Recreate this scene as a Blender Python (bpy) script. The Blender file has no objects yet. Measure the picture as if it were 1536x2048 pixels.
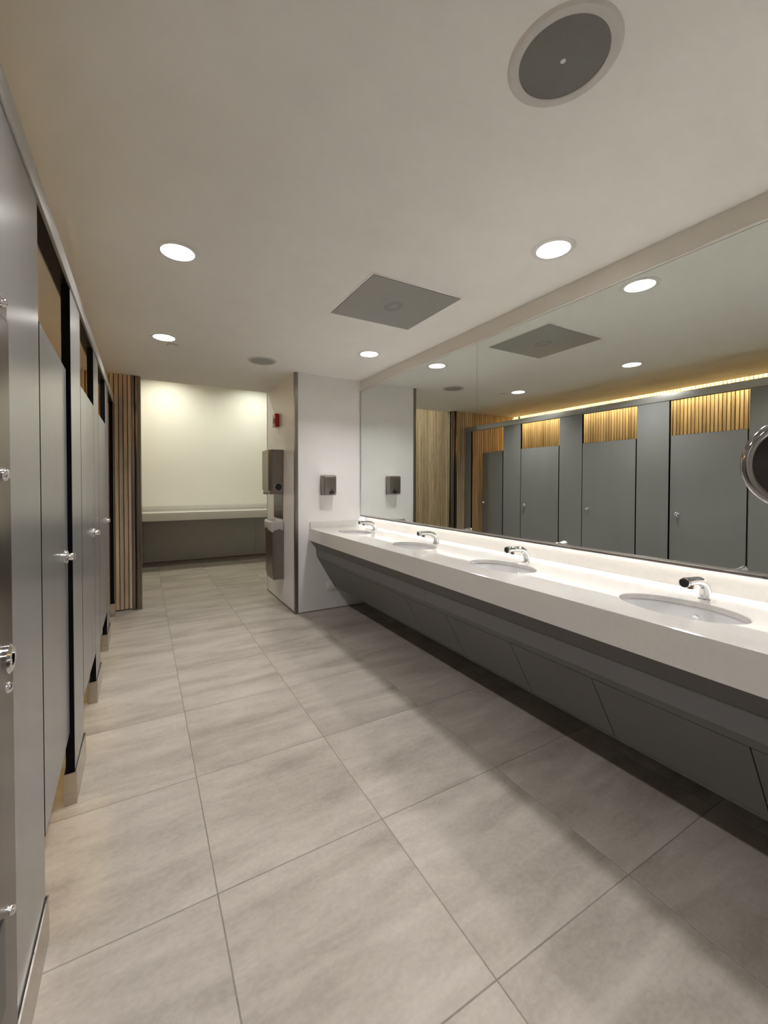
import bpy, bmesh, math, random
from mathutils import Vector, Matrix
random.seed(7)
sc = bpy.context.scene
C = sc.collection

# ------------------------------------------------------------------ camera, world, exposure
H = 1.2998
YAW, PITCH, ROLL, FPX = 0.5143, -0.0177, 0.0020, 833.55
PPX, PPY = 756.42, 980.83      # where the lens axis meets the 1536 x 2048 frame
def make_camera():
    c, s = math.cos(YAW), math.sin(YAW); cp, sp = math.cos(PITCH), math.sin(PITCH)
    cr, sr = math.cos(ROLL), math.sin(ROLL)
    F = Vector((s*cp, c*cp, sp)); R0 = Vector((c, -s, 0)); U0 = Vector((-s*sp, -c*sp, cp))
    R = R0*cr + U0*sr; U = U0*cr - R0*sr
    cam = bpy.data.cameras.new('camera'); o = bpy.data.objects.new('camera', cam); C.objects.link(o)
    cam.sensor_fit = 'HORIZONTAL'; cam.sensor_width = 36; cam.lens = 36*FPX/1536
    cam.shift_x = (768-PPX)/1536; cam.shift_y = (PPY-1024)/1536
    cam.clip_start = 0.02
    m = Matrix.Identity(4)
    for i in range(3):
        m[i][0] = R[i]; m[i][1] = U[i]; m[i][2] = -F[i]
    m[0][3], m[1][3], m[2][3] = 0, 0, H
    o.matrix_world = m
    sc.camera = o
make_camera()
w = bpy.data.worlds.new('world'); sc.world = w; w.use_nodes = True
w.node_tree.nodes['Background'].inputs[0].default_value = (0.8, 0.8, 0.8, 1)
w.node_tree.nodes['Background'].inputs[1].default_value = 0.02
sc.view_settings.view_transform = 'Standard'
sc.view_settings.look = 'None'
sc.view_settings.exposure = 0.0
sc.view_settings.gamma = 1.0
sc.view_settings.use_curve_mapping = False
sc.cycles.max_bounces = 8
sc.cycles.diffuse_bounces = 5
sc.cycles.glossy_bounces = 5
sc.cycles.adaptive_threshold = 0.02
sc.cycles.caustics_reflective = True
sc.cycles.blur_glossy = 0.0
sc.cycles.sample_clamp_indirect = 0

LAMP_W = 7.5       # watts of a ceiling downlight, spread LAMP_SPREAD
LAMP_SPREAD = 128
BACK_W = 11.5
LED_E = 42.0        # strip behind the vanity mirror
COVE_E = 165.0      # warm strip above the cubicles

# ------------------------------------------------------------------ room measures (metres)
ZC = 2.3825         # ceiling
XM = 2.016          # mirror plane
XW = 2.085          # right wall
YW = 3.965          # pier front
YP2 = 5.035         # pier end, ceiling lip
XP = 1.309          # pier left face
XS = -0.247         # cubicle front plane
XB = -1.43          # slatted wall behind the cubicles
YE = 4.90           # slatted end wall
XR = -0.015         # slatted return wall
YB = 7.60           # back wall
ZBK = 3.10          # ceiling of the far area
YF = -1.6           # wall behind the camera
ZT = 0.845          # counter top
XC = 1.455          # counter front
ZB = 0.7236

# ------------------------------------------------------------------ materials
def new_mat(name):
    m = bpy.data.materials.new(name); m.use_nodes = True
    return m, m.node_tree.nodes, m.node_tree.links, m.node_tree.nodes['Principled BSDF']
def mat(name, col, rough=0.5, metal=0.0, spec=0.5, coat=0.0, var=0.0, scale=(20, 20, 20), bump=0.0, bscale=None, rvar=0.0, trans=0.0):
    m, N, L, B = new_mat(name)
    B.inputs['Base Color'].default_value = (*col, 1)
    B.inputs['Roughness'].default_value = rough
    B.inputs['Metallic'].default_value = metal
    B.inputs['Specular IOR Level'].default_value = spec
    B.inputs['Coat Weight'].default_value = coat
    B.inputs['Coat Roughness'].default_value = 0.05
    if trans: B.inputs['Transmission Weight'].default_value = trans
    if var or bump or rvar:
        geo = N.new('ShaderNodeNewGeometry'); mp = N.new('ShaderNodeMapping'); nz = N.new('ShaderNodeTexNoise')
        mp.inputs['Scale'].default_value = scale
        L.new(geo.outputs['Position'], mp.inputs['Vector']); L.new(mp.outputs['Vector'], nz.inputs['Vector'])
        nz.inputs['Scale'].default_value = 1.0; nz.inputs['Detail'].default_value = 4
        if var:
            r = N.new('ShaderNodeValToRGB')
            r.color_ramp.elements[0].position = 0.3; r.color_ramp.elements[1].position = 0.7
            r.color_ramp.elements[0].color = (*[max(0, c*(1-var)) for c in col], 1)
            r.color_ramp.elements[1].color = (*[min(1, c*(1+var)) for c in col], 1)
            L.new(nz.outputs['Fac'], r.inputs['Fac']); L.new(r.outputs['Color'], B.inputs['Base Color'])
        if rvar:
            mr = N.new('ShaderNodeMapRange')
            mr.inputs['To Min'].default_value = max(0, rough-rvar); mr.inputs['To Max'].default_value = rough+rvar
            L.new(nz.outputs['Fac'], mr.inputs['Value']); L.new(mr.outputs['Result'], B.inputs['Roughness'])
        if bump:
            b = N.new('ShaderNodeBump'); b.inputs['Strength'].default_value = bump; b.inputs['Distance'].default_value = 0.002
            L.new(nz.outputs['Fac'], b.inputs['Height']); L.new(b.outputs['Normal'], B.inputs['Normal'])
    return m
def emit(name, col, strength):
    m, N, L, B = new_mat(name)
    B.inputs['Base Color'].default_value = (0.8, 0.8, 0.8, 1)
    B.inputs['Emission Color'].default_value = (*col, 1); B.inputs['Emission Strength'].default_value = strength
    m.cycles.emission_sampling = 'NONE' if 'lens' in name else 'FRONT'
    return m
def tile_mat():
    m, N, L, B = new_mat('floor_tile_porcelain')
    geo = N.new('ShaderNodeNewGeometry'); oi = N.new('ShaderNodeObjectInfo')
    mul = N.new('ShaderNodeVectorMath'); mul.operation = 'MULTIPLY_ADD'
    cv = N.new('ShaderNodeCombineXYZ')
    for k in range(3): L.new(oi.outputs['Random'], cv.inputs[k])
    mul.inputs[1].default_value = (17, 23, 0); L.new(cv.outputs[0], mul.inputs[0]); L.new(geo.outputs['Position'], mul.inputs[2])
    def noise(scale, det, rough=.55, dist=0.0):
        mp = N.new('ShaderNodeMapping'); mp.inputs['Scale'].default_value = scale
        n = N.new('ShaderNodeTexNoise'); n.inputs['Scale'].default_value = 1; n.inputs['Detail'].default_value = det
        n.inputs['Roughness'].default_value = rough; n.inputs['Distortion'].default_value = dist
        L.new(mul.outputs[0], mp.inputs['Vector']); L.new(mp.outputs[0], n.inputs['Vector']); return n
    n1 = noise((1.25, 5.5, 1), 6, .60, .4); n2 = noise((9, 14, 1), 9, .75, .4); n3 = noise((55, 75, 1), 4)
    a = N.new('ShaderNodeMath'); a.operation = 'MULTIPLY_ADD'; a.inputs[1].default_value = .38
    L.new(n2.outputs['Fac'], a.inputs[0]); L.new(n1.outputs['Fac'], a.inputs[2])
    a2 = N.new('ShaderNodeMath'); a2.operation = 'MULTIPLY_ADD'; a2.inputs[1].default_value = .24
    L.new(n3.outputs['Fac'], a2.inputs[0]); L.new(a.outputs[0], a2.inputs[2])
    nm = N.new('ShaderNodeMath'); nm.operation = 'MULTIPLY'; nm.inputs[1].default_value = 1/1.62
    L.new(a2.outputs[0], nm.inputs[0])
    r = N.new('ShaderNodeValToRGB'); e = r.color_ramp.elements
    e[0].position = .37; e[0].color = (.236, .205, .176, 1); e[1].position = .63; e[1].color = (.418, .380, .338, 1)
    k = e.new(.5); k.color = (.338, .300, .264, 1)
    L.new(nm.outputs[0], r.inputs['Fac']); L.new(r.outputs['Color'], B.inputs['Base Color'])
    mr = N.new('ShaderNodeMapRange'); mr.inputs['To Min'].default_value = .36; mr.inputs['To Max'].default_value = .52
    L.new(n2.outputs['Fac'], mr.inputs['Value']); L.new(mr.outputs['Result'], B.inputs['Roughness'])
    b = N.new('ShaderNodeBump'); b.inputs['Strength'].default_value = .08; b.inputs['Distance'].default_value = .002
    L.new(n2.outputs['Fac'], b.inputs['Height']); L.new(b.outputs['Normal'], B.inputs['Normal'])
    B.inputs['Specular IOR Level'].default_value = .4
    return m
def wood_mat():
    m, N, L, B = new_mat('oak_slat')
    geo = N.new('ShaderNodeNewGeometry'); oi = N.new('ShaderNodeObjectInfo')
    cv = N.new('ShaderNodeCombineXYZ')
    for k in range(3): L.new(oi.outputs['Random'], cv.inputs[k])
    mul = N.new('ShaderNodeVectorMath'); mul.operation = 'MULTIPLY_ADD'; mul.inputs[1].default_value = (9, 13, 31)
    L.new(cv.outputs[0], mul.inputs[0]); L.new(geo.outputs['Position'], mul.inputs[2])
    mp = N.new('ShaderNodeMapping'); mp.inputs['Scale'].default_value = (60, 60, 2.2)
    n = N.new('ShaderNodeTexNoise'); n.inputs['Scale'].default_value = 1; n.inputs['Detail'].default_value = 6; n.inputs['Distortion'].default_value = .6
    L.new(mul.outputs[0], mp.inputs['Vector']); L.new(mp.outputs[0], n.inputs['Vector'])
    r = N.new('ShaderNodeValToRGB'); e = r.color_ramp.elements
    e[0].position = .3; e[0].color = (.43, .315, .205, 1); e[1].position = .72; e[1].color = (.70, .555, .385, 1)
    L.new(n.outputs['Fac'], r.inputs['Fac'])
    hsv = N.new('ShaderNodeHueSaturation'); mr = N.new('ShaderNodeMapRange')
    mr.inputs['To Min'].default_value = .80; mr.inputs['To Max'].default_value = 1.18
    L.new(oi.outputs['Random'], mr.inputs['Value']); L.new(mr.outputs['Result'], hsv.inputs['Value'])
    L.new(r.outputs['Color'], hsv.inputs['Color']); L.new(hsv.outputs['Color'], B.inputs['Base Color'])
    B.inputs['Roughness'].default_value = .5
    return m
M = dict(
    ceiling=mat('ceiling_paint', (.83, .815, .785), .75, var=.015, scale=(6, 6, 6)),
    white=mat('white_wall_panel', (.76, .75, .755), .32, var=.01, scale=(3, 3, 3)),
    white_back=mat('cream_wall_paint', (.78, .78, .73), .6, var=.01, scale=(3, 3, 3)),
    plain=mat('plain_wall_paint', (.62, .60, .56), .6, var=.02, scale=(3, 3, 3)),
    soffit=mat('soffit_gloss_laminate', (.70, .68, .65), .25, spec=.6, var=.01, scale=(3, 3, 3)),
    soffit_bead=mat('soffit_gloss_bead', (.66, .64, .61), .14, spec=.8, var=.01, scale=(3, 3, 3)),
    rail=mat('satin_rail', (.50, .50, .49), .42, .65, rvar=.05, scale=(3, 3, 90)),
    chrome_dark=mat('dark_chrome', (.34, .33, .33), .08, 1.0, rvar=.02, scale=(9, 9, 9)),
    dull=mat('dull_grey_mesh', (.33, .32, .30), .6, var=.08, scale=(900, 900, 900), bump=.2),
    grout=mat('grout', (.20, .175, .15), .9, var=.15, scale=(40, 40, 40)),
    tile=tile_mat(), wood=wood_mat(),
    wood_dark=mat('slat_backing_board', (.10, .058, .03), .7, var=.2, scale=(40, 40, 3)),
    quartz=mat('white_quartz', (.60, .588, .565), .06, spec=.5, var=.02, scale=(60, 60, 60)),
    ceramic=mat('white_ceramic', (.66, .66, .67), .06, spec=.5, coat=.4, var=.005, scale=(4, 4, 4)),
    panel=mat('grey_laminate', (.255, .260, .258), .24, spec=.7, var=.02, scale=(8, 8, 2)),
    core=mat('black_laminate_core', (.004, .004, .005), .8, spec=.1, var=.1, scale=(50, 50, 50)),
    apron=mat('dark_grey_laminate', (.125, .121, .122), .45, var=.02, scale=(6, 6, 6)),
    shelf_panel=mat('pale_grey_panel', (.40, .395, .375), .4, var=.02, scale=(6, 6, 6)),
    alu=mat('satin_aluminium', (.62, .62, .61), .3, 1.0, rvar=.08, scale=(3, 3, 120)),
    steel=mat('brushed_steel', (.27, .243, .222), .30, 1.0, var=.06, rvar=.08, scale=(4, 4, 1.2), bump=0.0),
    steel_light=mat('brushed_steel_shoe', (.55, .51, .46), .3, 1.0, var=.05, rvar=.08, scale=(4, 80, 80)),
    dark_steel=mat('dark_bronze_steel', (.24, .195, .165), .3, 1.0, var=.08, rvar=.06, scale=(40, 40, 1)),
    chrome=mat('chrome', (.82, .82, .83), .05, 1.0, rvar=.02, scale=(9, 9, 9)),
    mirror=mat('mirror_glass', (.80, .835, .81), .0, 1.0),
    black=mat('black_plastic', (.008, .008, .008), .3, var=.1, scale=(30, 30, 30)),
    browndark=mat('dark_brown_plastic', (.022, .016, .016), .18, var=.1, scale=(30, 30, 30)),
    speaker=mat('grey_speaker_mesh', (.185, .180, .170), .65, var=.10, scale=(900, 900, 900), bump=.3),
    ring=mat('pale_speaker_ring', (.60, .575, .55), .6, var=.01, scale=(9, 9, 9)),
    vent=mat('grey_perforated_vent', (.31, .302, .285), .5, var=.08, scale=(700, 700, 700), bump=.2),
    vent_dark=mat('vent_inside', (.275, .268, .252), .7, var=.05, scale=(30, 30, 30)),
    plastic=mat('white_plastic', (.78, .77, .75), .35, var=.01, scale=(9, 9, 9)),
    red=mat('red_plastic', (.42, .012, .014), .25, var=.05, scale=(9, 9, 9)),
    clear=mat('clear_strobe_lens', (.85, .83, .83), .1, trans=.6),
    bag=mat('white_bin_liner', (.80, .77, .74), .35, trans=.35, var=.03, scale=(60, 60, 60), bump=.6),
    lamp=emit('downlight_lens', (1.0, .955, .895), 9.0),
    lamp_back=emit('back_downlight_lens', (1.0, .98, .80), 9.0),
    led=emit('vanity_led', (1.0, .965, .91), LED_E),
    cove=emit('warm_cove_led', (1.0, .80, .42), COVE_E),
)

# ------------------------------------------------------------------ helpers
def tag(o, label=None, cat=None, group=None, kind=None):
    if label: o['label'] = label
    if cat: o['category'] = cat
    if group: o['group'] = group
    if kind: o['kind'] = kind
    return o
def empty(name, loc=(0, 0, 0)):
    o = bpy.data.objects.new(name, None); C.objects.link(o); o.location = loc; o.empty_display_size = .05
    return o
def world_of(o):
    m = Matrix.Identity(4)
    while o is not None:
        m = Matrix.LocRotScale(o.location, o.rotation_euler, o.scale) @ m; o = o.parent
    return m
def link(name, me, mats, parent=None, keep=True):
    """mesh given in world coordinates; re-expressed in the parent's frame"""
    o = bpy.data.objects.new(name, me); C.objects.link(o)
    for x in (mats if isinstance(mats, (list, tuple)) else [mats]):
        if x.name not in [k.name for k in me.materials if k]: me.materials.append(x)
    if parent is not None:
        if keep: me.transform(world_of(parent).inverted())
        o.parent = parent
    return o
def bm_mesh(bm, name, smooth=False):
    bmesh.ops.recalc_face_normals(bm, faces=bm.faces)
    me = bpy.data.meshes.new(name); bm.to_mesh(me); bm.free()
    if smooth: 
        for f in me.polygons: f.use_smooth = True
    return me
def smooth_by_angle(me, deg=35):
    bm = bmesh.new(); bm.from_mesh(me)
    for f in bm.faces: f.smooth = True
    for e in bm.edges:
        e.smooth = not (len(e.link_faces) == 2 and e.calc_face_angle(0) > math.radians(deg))
    bm.to_mesh(me); bm.free()
    return me
def add_box(bm, x0, x1, y0, y1, z0, z1, bev=0.0, seg=2):
    vs = [bm.verts.new(v) for v in ((x0,y0,z0),(x1,y0,z0),(x1,y1,z0),(x0,y1,z0),(x0,y0,z1),(x1,y0,z1),(x1,y1,z1),(x0,y1,z1))]
    fs = [bm.faces.new([vs[i] for i in f]) for f in ((3,2,1,0),(4,5,6,7),(0,1,5,4),(1,2,6,5),(2,3,7,6),(3,0,4,7))]
    if bev:
        es = list({e for f in fs for e in f.edges})
        bmesh.ops.bevel(bm, geom=es, offset=bev, segments=seg, affect='EDGES', profile=.6)
    return bm
def box(name, x0, x1, y0, y1, z0, z1, m, parent=None, bev=0.0, seg=2):
    bm = bmesh.new(); add_box(bm, x0, x1, y0, y1, z0, z1, bev, seg)
    me = bm_mesh(bm, name)
    if bev: smooth_by_angle(me)
    return link(name, me, m, parent)
def prism(name, pts, axis, a0, a1, m, parent=None, bev=0.0):
    """polygon pts in the plane perpendicular to axis, extruded a0..a1"""
    def P(u, v, a):
        return {0: (a, u, v), 1: (u, a, v), 2: (u, v, a)}[axis]
    bm = bmesh.new()
    lo = [bm.verts.new(P(u, v, a0)) for u, v in pts]; hi = [bm.verts.new(P(u, v, a1)) for u, v in pts]
    n = len(pts); bm.faces.new(lo); bm.faces.new(hi)
    for i in range(n): bm.faces.new((lo[i], lo[(i+1) % n], hi[(i+1) % n], hi[i]))
    bmesh.ops.recalc_face_normals(bm, faces=bm.faces)
    if bev: bmesh.ops.bevel(bm, geom=list(bm.edges), offset=bev, segments=2, affect='EDGES')
    me = bm_mesh(bm, name)
    if bev: smooth_by_angle(me)
    return link(name, me, m, parent)
def frame_from(d):
    d = Vector(d).normalized(); a = Vector((0, 0, 1)) if abs(d.z) < .9 else Vector((1, 0, 0))
    u = d.cross(a).normalized(); v = d.cross(u).normalized()
    return d, u, v
def add_lathe(bm, prof, org, axis, n=32, sx=1.0, sy=1.0):
    """prof: (radius, height along axis)"""
    d, u, v = frame_from(axis); org = Vector(org); rings = []
    for r, h in prof:
        if r <= 1e-6: rings.append([bm.verts.new(org + d*h)])
        else: rings.append([bm.verts.new(org + d*h + u*(r*sx*math.cos(2*math.pi*i/n)) + v*(r*sy*math.sin(2*math.pi*i/n))) for i in range(n)])
    for a, b in zip(rings, rings[1:]):
        for i in range(n):
            j = (i+1) % n
            q = [a[i % len(a)], a[j % len(a)], b[j % len(b)], b[i % len(b)]]
            q2 = []
            for k in q:
                if k not in q2: q2.append(k)
            if len(q2) > 2: bm.faces.new(q2)
    return bm
def lathe(name, prof, org, axis, m, parent=None, n=32, sx=1.0, sy=1.0, sharp=35):
    bm = bmesh.new(); add_lathe(bm, prof, org, axis, n, sx, sy)
    return link(name, smooth_by_angle(bm_mesh(bm, name), sharp), m, parent)
def add_tube(bm, path, radii, n=16, caps=True):
    path = [Vector(q) for q in path]
    if not isinstance(radii, (list, tuple)): radii = [radii]*len(path)
    rings = []; pu = None
    for i, q in enumerate(path):
        d = (path[min(i+1, len(path)-1)] - path[max(i-1, 0)]).normalized()
        if pu is None: _, u, _ = frame_from(d)
        else: u = (pu - d*pu.dot(d)).normalized()
        pu = u; v = d.cross(u)
        rings.append([bm.verts.new(q + (u*math.cos(2*math.pi*k/n) + v*math.sin(2*math.pi*k/n))*radii[i]) for k in range(n)])
    for a, b in zip(rings, rings[1:]):
        for k in range(n): bm.faces.new((a[k], a[(k+1) % n], b[(k+1) % n], b[k]))
    if caps: bm.faces.new(rings[0]); bm.faces.new(rings[-1])
    return bm
def tube(name, path, radii, m, parent=None, n=16):
    bm = bmesh.new(); add_tube(bm, path, radii, n)
    return link(name, smooth_by_angle(bm_mesh(bm, name), 50), m, parent)
def spline(pts, k=8):
    pts = [Vector(q) for q in pts]; out = []
    for i in range(len(pts)-1):
        p0, p1, p2, p3 = pts[max(i-1, 0)], pts[i], pts[i+1], pts[min(i+2, len(pts)-1)]
        for j in range(k):
            t = j/k
            out.append(.5*((2*p1) + (p2-p0)*t + (2*p0-5*p1+4*p2-p3)*t*t + (3*p1-p0-3*p2+p3)*t**3))
    out.append(pts[-1]); return out
def laminate_panel(name, x0, x1, y0, y1, z0, z1, parent, thin=0, bev=.0015):
    """grey faces across axis `thin`, black core on all edges"""
    bm = bmesh.new(); add_box(bm, x0, x1, y0, y1, z0, z1, bev, 1)
    bmesh.ops.recalc_face_normals(bm, faces=bm.faces)
    for f in bm.faces: f.material_index = 0 if abs(f.normal[thin]) > .9 else 1
    me = bpy.data.meshes.new(name); bm.to_mesh(me); bm.free()
    return link(name, me, [M['panel'], M['core']], parent)
def struct(o): o['kind'] = 'structure'; return o

# ------------------------------------------------------------------ floor
fl = empty('floor'); struct(fl)
box('grout_bed', -1.75, 3.7, YF-.1, YB+.1, -.08, -.0012, M['grout'], fl)
TX, TY, T, G = .1976, 1.3758, .6, .0016
def tile_mesh(w_, d_):
    bm = bmesh.new(); a, b, c = w_/2, d_/2, .001
    lo = [bm.verts.new((s*a, t*b, -.008)) for s, t in ((-1,-1),(1,-1),(1,1),(-1,1))]
    mi = [bm.verts.new((s*a, t*b, -c)) for s, t in ((-1,-1),(1,-1),(1,1),(-1,1))]
    hi = [bm.verts.new((s*(a-c), t*(b-c), 0)) for s, t in ((-1,-1),(1,-1),(1,1),(-1,1))]
    bm.faces.new(hi)
    for p_, q_ in ((lo, mi), (mi, hi)):
        for i in range(4): bm.faces.new((p_[i], p_[(i+1) % 4], q_[(i+1) % 4], q_[i]))
    me = bm_mesh(bm, 'tile'); me.materials.append(M['tile']); return me
tcache = {}
def lay_tiles(x0, x1, y0, y1):
    i0 = math.floor((x0-TX)/T); j0 = math.floor((y0-TY)/T)
    for i in range(i0, math.ceil((x1-TX)/T)):
        for j in range(j0, math.ceil((y1-TY)/T)):
            a, b = max(x0, TX+T*i+G), min(x1, TX+T*(i+1)-G); c, d = max(y0, TY+T*j+G), min(y1, TY+T*(j+1)-G)
            if b-a < .01 or d-c < .01: continue
            key = (round(b-a, 4), round(d-c, 4))
            if key not in tcache: tcache[key] = tile_mesh(b-a, d-c)
            o = bpy.data.objects.new('tile', tcache[key]); C.objects.link(o); o.parent = fl
            o.location = ((a+b)/2, (c+d)/2, 0)
lay_tiles(XB, XW, YF, YE)
lay_tiles(XR, XP, YE, YP2)
lay_tiles(XR, 3.5, YP2, YB)

# ------------------------------------------------------------------ ceilings and walls
XCOVE = -1.30
struct(box('ceiling', XCOVE, XW+.1, YF-.1, YP2, ZC, ZC+.05, M['ceiling']))
struct(box('ceiling_cove', XB-.1, XCOVE+.06, YF-.1, YE+.1, 2.55, 2.60, M['ceiling']))
struct(box('ceiling_back', XR-.1, 3.6, YP2-.02, YB+.1, ZBK, ZBK+.05, M['ceiling']))
struct(box('wall_right', XW, XW+.1, YF-.1, YW, 0, ZC, M['plain']))
struct(box('wall_pier', XP, XW+.1, YW, YP2, 0, ZBK, M['white']))
struct(box('wall_back', XR-.1, 3.6, YB, YB+.1, 0, ZBK, M['white_back']))
struct(box('wall_back_right', 3.5, 3.6, YP2, YB, 0, ZBK, M['white_back']))
struct(box('wall_pier_rear', XW+.1, 3.6, YP2-.1, YP2, 0, ZBK, M['white_back']))
struct(box('wall_front', XB-.1, XW+.1, YF-.1, YF, 0, 2.60, M['plain']))
struct(box('wall_front_left', XS-.06, XS-.005, YF, .1, 0, ZC, M['plain']))
struct(box('wall_lip', XR-.1, 3.6, YP2-.02, YP2-.0, ZC+.05, ZBK, M['ceiling']))

def slat_wall(name, axis, fixed, sgn, a0, a1, z0, z1, pitch, width=.0345, depth=.014):
    """backing board plus one object for each slat; slats face sgn along the other axis"""
    root = empty(name); struct(root)
    if axis == 1: box('backing_board', min(fixed, fixed-sgn*.06), max(fixed, fixed-sgn*.06), a0, a1, 0, z1, M['wood_dark'], root)
    else: box('backing_board', a0, a1, min(fixed, fixed-sgn*.06), max(fixed, fixed-sgn*.06), 0, z1, M['wood_dark'], root)
    bm = bmesh.new(); hw = width/2
    sec = [(-hw, 0), (-hw+.003, depth), (hw-.003, depth), (hw, 0)]
    lo = []; hi = []
    for u, v in sec:
        q = (u, sgn*v) if axis == 0 else (sgn*v, u)
        lo.append(bm.verts.new((*q, z0))); hi.append(bm.verts.new((*q, z1)))
    bm.faces.new(lo); bm.faces.new(hi)
    for i in range(4): bm.faces.new((lo[i], lo[(i+1) % 4], hi[(i+1) % 4], hi[i]))
    me = bm_mesh(bm, 'slat'); me.materials.append(M['wood'])
    n = int((a1-a0)/pitch)
    for i in range(n):
        o = bpy.data.objects.new('slat', me); C.objects.link(o); o.parent = root
        c = a0 + (i+.5)*(a1-a0)/n
        o.location = (c, fixed, 0) if axis == 0 else (fixed, c, 0)
    return root
slat_wall('wall_left', 1, XB, 1, .1, YE-.02, .02, 2.55, .037, .0320)
slat_wall('wall_left_end', 0, YE+.014, -1, XB+.02, XR-.075, .02, ZC+.16, .0385)
slat_wall('wall_left_return', 1, XR-.016, 1, YE+.075, YB-.001, .02, ZBK, .0395, .0325, .016)
# corner guards, thin metal floor trims
g = empty('trim_1', (XR-.03, YE, 0)); struct(g)
lathe('corner_post', [(0, 0), (.030, 0), (.030, ZC), (0, ZC)], (XR-.030, YE+.030, .012), (0, 0, 1), M['dark_steel'], g, 24)
box('corner_flange', XR-.085, XR-.055, YE-.006, YE+.012, .012, ZC, M['dark_steel'], g, .002)
box('corner_edge', XR-.012, XR+.004, YE+.055, YE+.08, .012, ZBK, M['dark_steel'], g, .002)
box('floor_shoe', XR-.09, XR+.006, YE-.004, YE+.06, 0, .014, M['steel'], g, .002)
g = empty('trim_2', (XP, YW, 0)); struct(g)
prism('corner_guard', [(XP-.010, YW-.010), (XP+.022, YW-.010), (XP+.022, YW), (XP, YW), (XP, YW+.030), (XP-.010, YW+.030)], 2, .008, ZC, M['steel'], g, .0015)
g = empty('trim_3', (XP, YP2, 0)); struct(g)
prism('edge_guard', [(XP-.004, YP2-.006), (XP+.010, YP2-.006), (XP+.010, YP2+.004), (XP-.004, YP2+.004)], 2, .008, ZBK, M['alu'], g)
g = empty('baseboard_pier', (XP, YW, 0)); struct(g)
box('front_strip', XP+.022, XW, YW-.006, YW, 0, .013, M['steel_light'], g)
box('side_strip', XP-.006, XP, YW+.02, YP2, 0, .013, M['dark_steel'], g)
struct(box('baseboard_end', XB+.03, XR-.085, YE-.006, YE+.01, 0, .012, M['alu']))
struct(box('baseboard_back', XR+.02, 3.5, YB-.035, YB-.001, 0, .018, M['dark_steel']))
# glossy soffit band above the vanity mirror
g = empty('trim_4', (XM, 1, ZC)); struct(g)
box('soffit_band', XM+.003, XW, YF, YW, 2.284, ZC, M['soffit'], g)
prism('soffit_edge', [(XM+.003+.011*math.cos(a), 2.278+.0065*math.sin(a)) for a in [math.radians(90+i*15) for i in range(13)]], 1, YF, YW, M['soffit_bead'], g)

# ------------------------------------------------------------------ ceiling fittings
def downlight(loc, label, lampmat='lamp', r=.073, group=None):
    x, y, z = loc
    t = empty('downlight', (x, y, z)); tag(t, label, 'ceiling light', group)
    lathe('trim_ring', [(r, 0), (r, -.004), (r+.010, -.006), (r+.022, -.003), (r+.024, 0)], (x, y, z), (0, 0, 1), M['plastic'], t, 40)
    lathe('lens', [(r, -.0035), (r*.5, -.0042), (0, -.0045)], (x, y, z), (0, 0, 1), M[lampmat], t, 40)
    back = lampmat == 'lamp_back'
    ld = bpy.data.lights.new('bulb', 'AREA'); ld.shape = 'DISK'; ld.size = r*1.9
    ld.energy = BACK_W if back else LAMP_W; ld.color = (1.0, .985, .83) if back else (1.0, .975, .945)
    ld.spread = math.radians(150 if back else LAMP_SPREAD)
    lo = bpy.data.objects.new('bulb', ld); C.objects.link(lo); lo.parent = t; lo.location = (0, 0, -.0075)
    return t
downlight((.151, 2.185, ZC), 'round lit downlight nearest the cubicle doors, larger of that row')
downlight((.146, 3.506, ZC), 'round lit downlight beside the small sprinkler cover, farther along the cubicle row')
downlight((1.660, 1.297, ZC), 'round lit downlight above the sinks, nearer and larger of the mirror row')
downlight((1.661, 3.098, ZC), 'round lit downlight above the farthest sink near the pier')
downlight((.150, .78, ZC), 'round lit downlight above the camera, out of the frame, cubicle row')
downlight((1.660, -.50, ZC), 'round lit downlight behind the camera on the mirror row')
downlight((.150, -.56, ZC), 'round lit downlight behind the camera on the cubicle row')
downlight((.35, 7.05, ZBK), 'round downlight over the left end of the far shelf counter, behind the ceiling lip', 'lamp_back', .07)
downlight((1.75, 7.05, ZBK), 'round downlight over the right half of the far shelf counter, behind the ceiling lip', 'lamp_back', .07)
downlight((.75, 5.80, ZBK), 'round downlight just behind the ceiling lip in the far area', 'lamp_back', .07)

def speaker(loc, r, R, label, dot):
    x, y, z = loc
    t = empty('ceiling_speaker', loc); tag(t, label, 'speaker')
    lathe('ring', [(r, 0), (r, -.004), (r+.004, -.0065), (R-.006, -.006), (R, -.001), (R, 0)], loc, (0, 0, 1), M['ring'], t, 64)
    lathe('grille', [(r-.0015, -.0025), (r*.6, -.0045), (0, -.005)], loc, (0, 0, 1), M['speaker' if dot else 'dull'], t, 64)
    if dot: lathe('logo_dot', [(.0001, -.0062), (.0055, -.006), (.007, -.0045)], loc, (0, 0, 1), M['plastic'], t, 24)
speaker((.942, .712, ZC), .108, .136, 'large round grey ceiling speaker with small white centre dot, nearest the camera', True)
speaker((.930, 3.748, ZC), .100, .124, 'small-looking round ceiling speaker in front of the pier corner', False)

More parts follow.
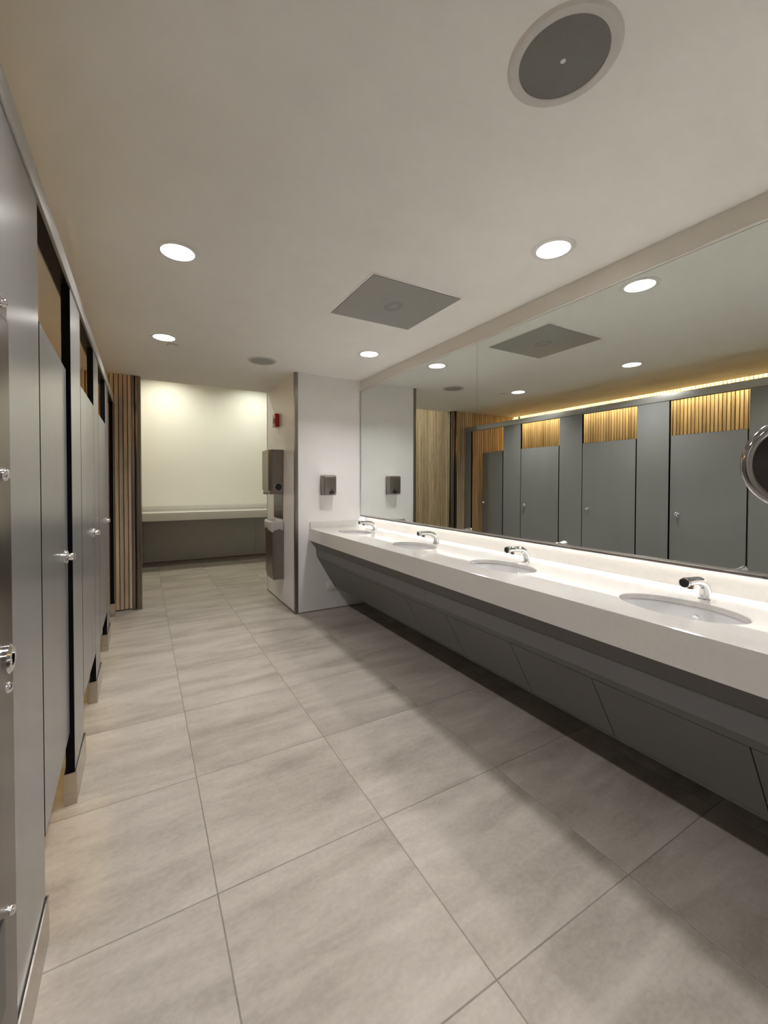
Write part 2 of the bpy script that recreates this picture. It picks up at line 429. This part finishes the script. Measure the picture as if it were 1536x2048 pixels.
t = empty('ceiling_vent', (1.338, 2.186, ZC)); tag(t, 'square grey perforated air vent panel flush in the white ceiling', 'vent')
vx0, vx1, vy0, vy1 = 1.045, 1.631, 1.904, 2.468
bm = bmesh.new()
for a in ((vx0-.012, vx1+.012, vy0-.012, vy0), (vx0-.012, vx1+.012, vy1, vy1+.012), (vx0-.012, vx0, vy0, vy1), (vx1, vx1+.012, vy0, vy1)):
    add_box(bm, *a, ZC-.003, ZC+.002)
link('frame', bm_mesh(bm, 'frame'), M['ceiling'], t)
box('perforated_panel', vx0+.002, vx1-.002, vy0+.002, vy1-.002, ZC-.006, ZC-.002, M['vent'], t, .001)
lathe('collar_mark', [(.075, -.0062), (.055, -.0064), (.03, -.0062)], (1.338, 2.186, ZC), (0, 0, 1), M['vent_dark'], t, 32, sx=1.0, sy=.7)
for k in range(4): box('damper_blade', 1.305+k*.018, 1.311+k*.018, 2.15, 2.215, ZC-.0070, ZC-.0058, M['vent'], t)

t = empty('sprinkler_cover', (.212, 3.67, ZC)); tag(t, 'tiny round white sprinkler cover beside the farther cubicle-row downlight', 'sprinkler')
lathe('cover_plate', [(.036, 0), (.036, -.004), (.030, -.010), (0, -.0105)], (.212, 3.67, ZC), (0, 0, 1), M['ceiling'], t, 28)
lathe('gap_ring', [(.040, 0), (.040, -.0025), (.036, -.0025)], (.212, 3.67, ZC), (0, 0, 1), M['vent_dark'], t, 28)

# ------------------------------------------------------------------ cubicles
ZR0, ZR1 = 2.075, 2.140
t = empty('headrail', (XS, 2.5, ZR0)); tag(t, 'long pale metal headrail running along the top of the cubicle fronts', 'rail')
box('rail_face', XS-.004, XS+.006, .1, YE-.02, ZR0, ZR1, M['rail'], t, .002)
box('rail_underside', XS-.046, XS-.004, .1, YE-.02, ZR0+.001, ZR0+.012, M['black'], t)
box('rail_back', XS-.05, XS-.046, .1, YE-.02, ZR0, ZR1, M['rail'], t, .001)
def pilaster(y0, y1, label):
    t = empty('stall_pilaster', (XS-.015, (y0+y1)/2, 0)); tag(t, label, 'partition post', 'cubicle pilasters')
    laminate_panel('panel', XS-.030, XS, y0, y1, .012, ZR0, t)
    # steel shoe wrapped round the foot
    bm = bmesh.new(); e = .007; a, b, c, d = XS-.030-e, XS+e, y0-e, y1+e
    for q in ((b-.004, b, c, d), (a, a+.004, c, d), (a+.004, b-.004, c, c+.004), (a+.004, b-.004, d-.004, d)): add_box(bm, *q, 0, .128)
    link('shoe', bm_mesh(bm, 'shoe'), M['steel_light'], t)
    return t
pilaster(.10, 1.466, 'widest grey cubicle pilaster, nearest the camera, behind the steel dispenser')
pilaster(2.058, 2.350, 'grey cubicle pilaster between the nearest closed door and the second closed door')
pilaster(2.942, 3.234, 'grey cubicle pilaster between the second and the third closed door')
pilaster(3.812, 4.111, 'grey cubicle pilaster between the third closed door and the open doorway')
pilaster(4.750, 4.880, 'narrowest grey cubicle post, against the slatted wood end wall')
def stall_door(y0, y1, ang, label):
    z0, z1 = .295, 1.747
    t = empty('stall_door', (XS, y0, 0)); tag(t, label, 'door', 'cubicle doors')
    laminate_panel('door_panel', XS-.020, XS, y0, y1, z0, z1, t)
    ky = y1-.062
    k = lathe('latch_knob', [(.025, 0), (.025, .005), (.021, .008), (.014, .009), (.0135, .023), (.012, .025), (0, .0255)], (XS, ky, 1.012), (1, 0, 0), M['chrome'], t, 24)
    box('thumb_turn', XS+.022, XS+.031, ky-.003, ky+.003, .999, 1.025, M['chrome'], k, .001)
    for z in (.42, 1.63):
        lathe('hinge', [(0, 0), (.006, 0), (.006, .06), (0, .06)], (XS-.026, y0+.008, z), (0, 0, 1), M['alu'], t, 12)
    t.rotation_euler.z = math.radians(ang)
    return t
stall_door(1.476, 2.052, 1.5, 'grey cubicle door nearest the camera, standing slightly ajar')
stall_door(2.359, 2.937, 0, 'second closed grey cubicle door counted from the camera')
stall_door(3.243, 3.807, 0, 'third closed grey cubicle door, next to the open doorway')
stall_door(4.124, 4.724, 17, 'farthest cubicle door swung open into its stall, seen in the mirror')
for y, q in ((2.204, 'nearest'), (3.088, 'middle'), (3.962, 'farthest')):
    t = empty('stall_partition', (XS-.7, y, 0)); tag(t, {'nearest': 'grey dividing panel inside the cubicles, behind the first narrow pilaster', 'middle': 'grey dividing panel inside the cubicles, behind the pilaster of the second and third doors', 'farthest': 'grey dividing panel beside the open cubicle'}[q], 'partition', 'cubicle dividers')
    laminate_panel('panel', XB+.02, XS-.036, y-.01, y+.01, .295, 1.757, t, thin=1)
    box('wall_bracket', XB+.018, XB+.05, y+.010, y+.016, 1.2, 1.26, M['alu'], t, .001)
# warm LED strip lying on the ceiling edge over the cubicles
t = empty('cove_light', (XCOVE-.06, 2.5, 2.53)); tag(t, 'warm yellow LED strip glowing above the cubicle headrail', 'light strip')
box('channel', XCOVE-.085, XCOVE-.035, .12, YE-.03, 2.535, 2.5495, M['alu'], t)
box('led_strip', XCOVE-.078, XCOVE-.042, .12, YE-.03, 2.531, 2.5349, M['cove'], t)

# steel sanitary dispenser on the near pilaster
VX, VY0, VY1 = XS+.075, .42, .818
M['steel_dark'] = mat('dark_brushed_steel', (.185, .165, .150), .30, 1.0, var=.06, rvar=.08, scale=(4, 4, 1.2))
t = empty('wall_dispenser', (XS, .66, .45)); tag(t, 'tall stainless steel dispenser fixed to the nearest cubicle pilaster, cut by the left edge', 'dispenser')
box('body', XS+.0005, VX, VY0, VY1, .42, 1.575, M['steel_dark'], t, .018, 4)
box('door_leaf', VX, VX+.006, VY0+.05, VY1-.030, .47, 1.53, M['steel_dark'], t, .004)
for z, r in ((1.545, .005), (1.310, .007), (.70, .005), (1.015, .006)):
    lathe('rivet', [(r*1.3, 0), (r*1.3, .003), (r, .006), (0, .008)], (VX+.005, .752, z), (1, 0, 0), M['chrome'], t, 16)
lk = lathe('lock', [(.020, 0), (.020, .005), (.016, .008), (.009, .008), (.009, .004), (0, .004)], (VX+.006, .748, 1.056), (1, 0, 0), M['chrome'], t, 24)
box('key_slot', VX+.0095, VX+.0125,   .746, .750, 1.049, 1.063, M['black'], lk)
box('coin_slot', VX+.004, VX+.0085, VY0+.10, VY1-.10, .60, .72, M['black'], t, .001)

# ------------------------------------------------------------------ vanity counter
SINKS = [.787, 1.662, 2.518, 3.480]
SX, SA, SB = 1.722, .135, .206      # basin centre x, half width in x, half length in y
YN = -1.45
t = empty('vanity_counter', (XC, 1.2, ZB)); tag(t, 'long white quartz vanity counter under the wall mirror, with oval cut-outs', 'counter')
def counter_mesh():
    bm = bmesh.new(); top = ZT; xb = XW-.012
    cuts = [YN] + [(a+b)/2 for a, b in zip(SINKS, SINKS[1:])]
    cells = []
    lo = SINKS[0]-.42
    edges = [lo] + [(a+b)/2 for a, b in zip(SINKS, SINKS[1:])] + [YW-.002]
    def quad(*pts): 
        return bm.faces.new([bm.verts.new(q) for q in pts])
    quad((XC, YN, top), (xb, YN, top), (xb, lo, top), (XC, lo, top))
    for k, cy in enumerate(SINKS):
        a, b = edges[k], edges[k+1]; n = 96
        ang = [2*math.pi*i/n for i in range(n)] + [math.atan2(y-cy, x-SX) % (2*math.pi) for x in (XC, xb) for y in (a, b)]
        ang = sorted(set(ang)); ins = []; out = []; dn = []
        for th in ang:
            c, s = math.cos(th), math.sin(th)
            e = 1/math.sqrt((c/SA)**2 + (s/SB)**2)
            ins.append(bm.verts.new((SX+c*e, cy+s*e, top-.002)))
            rr = []
            if c > 1e-9: rr.append((xb-SX)/c)
            if c < -1e-9: rr.append((XC-SX)/c)
            if s > 1e-9: rr.append((b-cy)/s)
            if s < -1e-9: rr.append((a-cy)/s)
            R = min(rr); out.append(bm.verts.new((SX+c*R, cy+s*R, top)))
            e2 = e+.0035
            dn.append((bm.verts.new((SX+c*e2, cy+s*e2, top)), bm.verts.new((SX+c*e, cy+s*e, top-.022))))
        m_ = len(ang)
        for i in range(m_):
            j = (i+1) % m_
            bm.faces.new((out[i], out[j], dn[j][0], dn[i][0]))
            bm.faces.new((dn[i][0], dn[j][0], ins[j], ins[i]))
            bm.faces.new((ins[i], ins[j], dn[j][1], dn[i][1]))
    # front lip, underside, ends
    y0, y1 = YN, YW-.002
    r = .004
    quad((XC, y0, top), (XC, y1, top), (XC-r*.8, y1, top-r*.5), (XC-r*.8, y0, top-r*.5))
    quad((XC-r*.8, y0, top-r*.5), (XC-r*.8, y1, top-r*.5), (XC-r, y1, ZB), (XC-r, y0, ZB))
    quad((XC-r, y0, ZB), (XC-r, y1, ZB), (XC+.03, y1, ZB), (XC+.03, y0, ZB))
    quad((XC+.03, y0, ZB), (XC+.03, y1, ZB), (XC+.03, y1, top-.022), (XC+.03, y0, top-.022))
    quad((XC-r, y0, ZB), (XC, y0, top), (xb, y0, top), (xb, y0, top-.022), (XC+.03, y0, top-.022), (XC+.03, y0, ZB))
    bmesh.ops.remove_doubles(bm, verts=bm.verts, dist=1e-5)
    return bm_mesh(bm, 'countertop')
link('countertop', counter_mesh(), M['quartz'], t)
box('backsplash', XW-.013, XW-.002, YN, YW-.002, ZT-.02, 1.05, M['quartz'], t, .001)
box('side_splash', XC-.002, XW-.012, YW-.020, YW-.001, ZT, ZT+.062, M['quartz'], t, .0015)

# panelled apron under the counter
t = empty('vanity_apron', (1.6, 1.2, .25)); tag(t, 'dark grey slanted laminate apron of separate panels beneath the vanity counter', 'vanity panelling')
PB, PC, PD = (1.517, .643), (1.523, .563), (1.709, .246)
def sheet(name, a, b, y0, y1, th=.016, gap=.0015, mm='apron'):
    """flat board between profile points a and b"""
    d = Vector((b[0]-a[0], b[1]-a[1])).normalized(); n = Vector((-d.y, d.x)); 
    if n.x < 0: n = -n
    pts = [a, b, (b[0]+n.x*th, b[1]+n.y*th), (a[0]+n.x*th, a[1]+n.y*th)]
    return prism(name, pts, 1, y0+gap, y1-gap, M[mm], t, .0008)
fe = [YN, .25, 2.10, YW-.003]
for a, b in zip(fe, fe[1:]):
    prism('shadow_board', [(1.463, .7225), (1.517, .6432), (1.531, .6532), (1.4835, .7225)], 1, a, b, M['apron'], t, .0005)
    sheet('fascia_board', PB, PC, a, b, gap=.0008)
s_ = (PD[0]-PC[0], PD[1]-PC[1]); P1 = (PC[0]+s_[0]*.11, PC[1]+s_[1]*.11)
sheet('top_strip', PC, P1, YN, YW-.003, gap=0)
P1b = (P1[0]+s_[0]*.008, P1[1]+s_[1]*.008)
for a, b in zip([YN, -.37, .06, .515, 1.012, 1.435, 1.927, 2.365, 3.283], [-.37, .06, .515, 1.012, 1.435, 1.927, 2.365, 3.283, YW-.003]):
    sheet('access_panel', P1b, PD, a, b, gap=.0018)
prism('bottom_return', [PD, (XW-.002, PD[1]+.01), (XW-.002, PD[1]+.026), (PD[0]+.012, PD[1]+.02)], 1, YN, YW-.003, M['core'], t)
prism('backing_frame', [(1.547, .573), (1.717, .278), (1.727, .288), (1.557, .583)], 1, YN, YW-.004, M['core'], t)

ORD = ['sink basin nearest the camera, largest oval', 'second sink basin from the camera', 'third sink basin from the camera', 'farthest sink basin, beside the pier wall']
FOR = ['nearest the camera, its dark round sensor face toward us', 'at the second sink from the camera', 'at the third sink from the camera', 'at the farthest sink, by the pier wall']
def basin(cy, label):
    t = empty('sink_basin', (SX, cy, ZT-.17)); tag(t, 'oval white ceramic undermount ' + label, 'sink', 'undermount sinks')
    bm = bmesh.new(); n = 64; rings = []
    prof = [(1.06, -.0225), (1.0, -.0235), (.985, -.035), (.95, -.07), (.86, -.108), (.70, -.135), (.45, -.150), (.2, -.156), (.10, -.158)]
    for f, z in prof:
        rings.append([bm.verts.new((SX+SA*f*math.cos(2*math.pi*i/n)*1.02, cy+SB*f*math.sin(2*math.pi*i/n)*1.02, ZT+z)) for i in range(n)])
    for a, b in zip(rings, rings[1:]):
        for i in range(n): bm.faces.new((a[i], a[(i+1) % n], b[(i+1) % n], b[i]))
    bm.faces.new(rings[-1])
    link('bowl', smooth_by_angle(bm_mesh(bm, 'bowl'), 50), M['ceramic'], t)
    lathe('drain', [(.024, -.155), (.022, -.152), (.012, -.154), (0, -.156)], (SX, cy, ZT), (0, 0, 1), M['chrome'], t, 24)
    lathe('overflow', [(.011, 0), (.010, -.003), (.006, -.002), (0, -.001)], (SX+SA*.955, cy, ZT-.06), (1, 0, .25), M['chrome'], t, 16)
def faucet(cy, label):
    x0 = 1.925
    t = empty('faucet', (x0, cy, ZT)); tag(t, 'curved chrome sensor faucet ' + label, 'faucet', 'sensor faucets')
    pts = spline([(x0+.004, cy, ZT+.001), (x0+.002, cy, ZT+.028), (x0-.010, cy, ZT+.054), (x0-.040, cy, ZT+.074), (x0-.080, cy, ZT+.081), (x0-.120, cy, ZT+.083), (x0-.150, cy, ZT+.083)], 6)
    n = len(pts); rad = [.0235-.0080*min(1, i/(n*.70)) + (.0035*max(0, (i/(n-1)-.78)/.22)) for i in range(n)]
    tube('spout', pts, rad, M['chrome'], t, 24)
    lathe('base_ring', [(.0275, 0), (.0275, .002), (.0235, .005)], (x0+.004, cy, ZT), (0, 0, 1), M['chrome'], t, 32)
    hd = lathe('head', [(.0140, -.010), (.0175, 0), (.0185, .010), (.0178, .014), (.0160, .0145)], (x0-.148, cy, ZT+.083), (-1, 0, -.05), M['chrome'], t, 32)
    lathe('sensor_face', [(.0161, .0142), (.010, .0138), (0, .0138)], (x0-.148, cy, ZT+.083), (-1, 0, -.05), M['black'], hd, 32)
    lathe('aerator', [(0, 0), (.0105, 0), (.0105, -.020), (.008, -.021), (0, -.021)], (x0-.112, cy, ZT+.075), (.12, 0, 1), M['dark_steel'], t, 20)
for cy, a, b in zip(SINKS, ORD, FOR): basin(cy, a); faucet(cy+.003, b)

# ------------------------------------------------------------------ mirror wall
t = empty('vanity_mirror', (XM, 1.2, .96)); tag(t, 'long frameless wall mirror in tall panes above the vanity counter', 'mirror')
pe = [-1.30, .42, 2.182, 3.940]
for a, b in zip(pe, pe[1:]):
    box('pane', XM, XM+.005, a+.0012, b-.0012, .9600, 2.2700, M['mirror'], t)
box('backing', XM+.0055, XM+.014, pe[0], pe[-1], .956, 2.265, M['apron'], t)
for a in pe[1:-1]: box('seam_strip', XM+.003, XM+.0055, a-.0012, a+.0012, .9600, 2.2700, M['steel'], t)
box('bottom_channel', XM-.004, XM+.015, YF+.1, pe[-1]+.012, .944, .955, M['steel'], t, .002)
box('bottom_lip', XM-.004, XM-.0005, YF+.1, pe[-1]+.012, .955, .965, M['alu'], t, .001)
box('side_channel', XM-.003, XM+.014, pe[-1]+.001, pe[-1]+.013, .9600, 2.2700, M['alu'], t, .001)
box('top_gap', XM+.001, XM+.02, YF+.1, pe[-1]+.01, 2.2702, 2.2715, M['black'], t)
t = empty('vanity_light', (XW-.03, 1.2, .99)); tag(t, 'white LED strip hidden behind the lower edge of the wall mirror', 'light strip')
box('channel', XW-.036, XW-.0145, YN, YW-.05, 1.000, 1.012, M['alu'], t)
box('led_strip', XW-.034, XW-.018, YN, YW-.05, .995, .999, M['led'], t)

# round make-up mirror on an arm, at the right edge of the frame
mc = Vector((1.528, .417, 1.355)); ax = Vector((-.70, -.60, .0)).normalized(); rr = .118
t = empty('makeup_mirror', (mc.x, mc.y, mc.z-.15)); tag(t, 'round chrome-rimmed swivel make-up mirror with a dark back, cut by the right edge', 'mirror')
lathe('rim', [(rr-.013, -.010), (rr-.004, -.016), (rr+.007, -.011), (rr+.010, 0), (rr+.007, .011), (rr-.004, .016), (rr-.013, .010)], mc, ax, M['chrome_dark'], t, 64, sharp=80)
lathe('back_cover', [(rr-.012, .007), (rr-.017, .004), (rr*.6, .009), (0, .012)], mc, ax, M['browndark'], t, 64)
lathe('glass', [(rr-.012, -.008), (0, -.008)], mc, ax, M['mirror'], t, 64)
yk = mc + Vector((0, 0, -rr-.02))
tube('pivot', [mc+Vector((0, 0, -rr-.006)), yk+Vector((0, 0, -.02))], .010, M['chrome'], t)
wallp = Vector((XM-.014, .30, yk.z-.03)); elbow = Vector((1.62, .16, yk.z-.03))
tube('arm', spline([yk+Vector((0, 0, -.03)), elbow, wallp], 8), .007, M['chrome'], t)
lathe('hub', [(0, -.034), (.014, -.034), (.014, -.012), (0, -.012)], yk, (0, 0, 1), M['chrome'], t, 20)
lathe('wall_plate', [(0, 0), (.045, 0), (.045, .006), (.02, .012), (0, .012)], wallp+Vector((.0128, 0, 0)), (-1, 0, 0), M['chrome'], t, 32)

# ------------------------------------------------------------------ things on the pier
t = empty('soap_dispenser', (1.632, YW, 1.17)); tag(t, 'small steel soap dispenser on the white pier wall above the far sink', 'dispenser')
box('body', 1.565, 1.699, YW-.105, YW-.0005, 1.182, 1.370, M['steel'], t, .012, 3)
prism('lid', [(YW-.006, 1.369), (YW-.100, 1.369), (YW-.092, 1.377), (YW-.006, 1.379)], 0, 1.569, 1.695, M['alu'], t, .001)
box('push_button', 1.625, 1.668, YW-.118, YW-.104, 1.190, 1.218, M['black'], t, .004)
lathe('refill_window', [(.008, 0), (.006, .002), (0, .002)], (1.646, YW-.1045, 1.232), (0, -1, 0), M['black'], t, 16)
box('bottom_plate', 1.569, 1.695, YW-.100, YW-.002, 1.172, 1.180, M['alu'], t, .002)

t = empty('wall_outlet', (1.657, YW, .206)); tag(t, 'white electrical outlet plate low on the pier wall under the counter', 'outlet')
box('plate', 1.632, 1.741, YW-.006, YW-.0002, .200, .286, M['plastic'], t, .002)
for x in (1.654, 1.697): box('socket', x, x+.030, YW-.0085, YW-.006, .216, .270, M['white'], t, .001)

t = empty('towel_dispenser', (XP, 4.52, 1.17)); tag(t, 'steel paper towel dispenser on the side of the pier, above the waste bin', 'dispenser')
prism('body', [(XP-.0005, 4.368), (XP-.125, 4.368), (XP-.155, 4.40), (XP-.155, 4.66), (XP-.0005, 4.66)], 2, 1.222, 1.650, M['steel'], t, .004)
prism('lower_nose', [(4.370, 1.223), (4.370, 1.178), (4.60, 1.178), (4.655, 1.223)], 0, XP-.150, XP-.002, M['steel'], t, .003)
box('paper_slot', XP-.148, XP-.155+.001, 4.45, 4.62, 1.176, 1.196, M['black'], t)
kb = lathe('side_wheel', [(.043, 0), (.043, .005), (.040, .009), (.038, .009)], (XP-.058, 4.369, 1.255), (0, -1, 0), M['chrome'], t, 32)
lathe('wheel_face', [(.0382, .008), (.012, .006), (0, .006)], (XP-.058, 4.369, 1.255), (0, -1, 0), M['black'], kb, 32)
lathe('lock', [(.007, 0), (.006, .003), (0, .003)], (XP-.10, 4.3678, 1.42), (0, -1, 0), M['dark_steel'], t, 16)
box('back_plate', XP-.004, XP-.0002, 4.395, 4.74, .91, 1.20, M['browndark'], t)
box('top_cap', XP-.12, XP-.001, 4.39, 4.655, 1.649, 1.656, M['alu'], t, .002)

t = empty('waste_bin', (XP, 4.5, .27)); tag(t, 'tall steel waste bin with white liner hung on the side of the pier', 'bin')
def bin_body():
    bm = bmesh.new()
    def ring(x, y0, y1, z, ins=0): return [bm.verts.new(q) for q in ((XP-.0006, y0, z), (x, y0, z), (x, y1, z), (XP-.0006, y1, z))]
    a = ring(XP-.112, 4.364, 4.64, .272); b = ring(XP-.128, 4.362, 4.645, .86)
    c = [bm.verts.new((q.co.x+dx, q.co.y+dy, .86)) for q, dx, dy in zip(b, (-.006, .006, .006, -.006), (.006, .006, -.006, -.006))]
    d = [bm.verts.new((q.co.x, q.co.y, .32)) for q in c]
    for p_, q_ in ((a, b), (b, c), (c, d)):
        for i in range(4): bm.faces.new((p_[i], p_[(i+1) % 4], q_[(i+1) % 4], q_[i]))
    bm.faces.new(a); bm.faces.new(d)
    return bm_mesh(bm, 'body')
link('body', bin_body(), M['steel'], t)
def liner():
    bm = bmesh.new(); rnd = random.Random(3); rings = []
    pts = []
    for (x0, y0), (x1, y1) in (((XP-.010, 4.362), (XP-.128, 4.362)), ((XP-.128, 4.362), (XP-.128, 4.645)), ((XP-.128, 4.645), (XP-.010, 4.645)), ((XP-.010, 4.645), (XP-.010, 4.362))):
        for i in range(8): pts.append((x0+(x1-x0)*i/8, y0+(y1-y0)*i/8))
    cx, cy = XP-.07, 4.508; n = len(pts)
    for off, z, jz in ((-.012, .70, 0), (-.008, .86, .004), (-.001, .893, .006), (.006, .897, .006), (.010, .875, .006), (.011, .83, .008), (.007, .800, .016), (.006, .797, .016)):
        r = []
        for i, (x, y) in enumerate(pts):
            d = Vector((x-cx, y-cy)).normalized(); q = off + rnd.uniform(-.002, .003)*(1 if off > 0 else 0)
            r.append(bm.verts.new((min(XP-.002, x+d.x*q), y+d.y*q, z+rnd.uniform(-jz, jz)*.6 + .012*math.sin(i*.55)*(jz > .01))))
        rings.append(r)
    for a, b in zip(rings, rings[1:]):
        for i in range(n): bm.faces.new((a[i], a[(i+1) % n], b[(i+1) % n], b[i]))
    return bm_mesh(bm, 'liner', True)
link('liner', liner(), M['bag'], t)
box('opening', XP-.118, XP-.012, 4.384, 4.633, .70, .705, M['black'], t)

t = empty('fire_alarm', (XP, 4.6, 1.9)); tag(t, 'small red fire alarm strobe high on the side of the pier', 'alarm')
box('body', XP-.045, XP-.0005, 4.525, 4.640, 1.916, 2.060, M['red'], t, .008, 3)
box('strobe', XP-.058, XP-.044, 4.560, 4.605, 1.955, 2.012, M['clear'], t, .006, 2)

# ------------------------------------------------------------------ far shelf counter
t = empty('shelf_counter', (1.7, 7.2, .73)); tag(t, 'pale shelf counter along the far back wall', 'counter')
box('slab', XR+.003, 3.497, 6.915, YB-.001, .732, .852, M['quartz'], t, .003)
box('upstand', XR+.003, 3.497, YB-.022, YB-.0005, .852, .925, M['quartz'], t, .003)
t = empty('shelf_apron', (1.7, 7.55, 0)); tag(t, 'smooth grey panel under the far shelf counter', 'wall panel')
ye = [XR+.02, 1.75, 3.49]
for a, b in zip(ye, ye[1:]): box('panel', a+.001, b-.001, YB-.030, YB-.0006, .022, .731, M['shelf_panel'], t, .001)
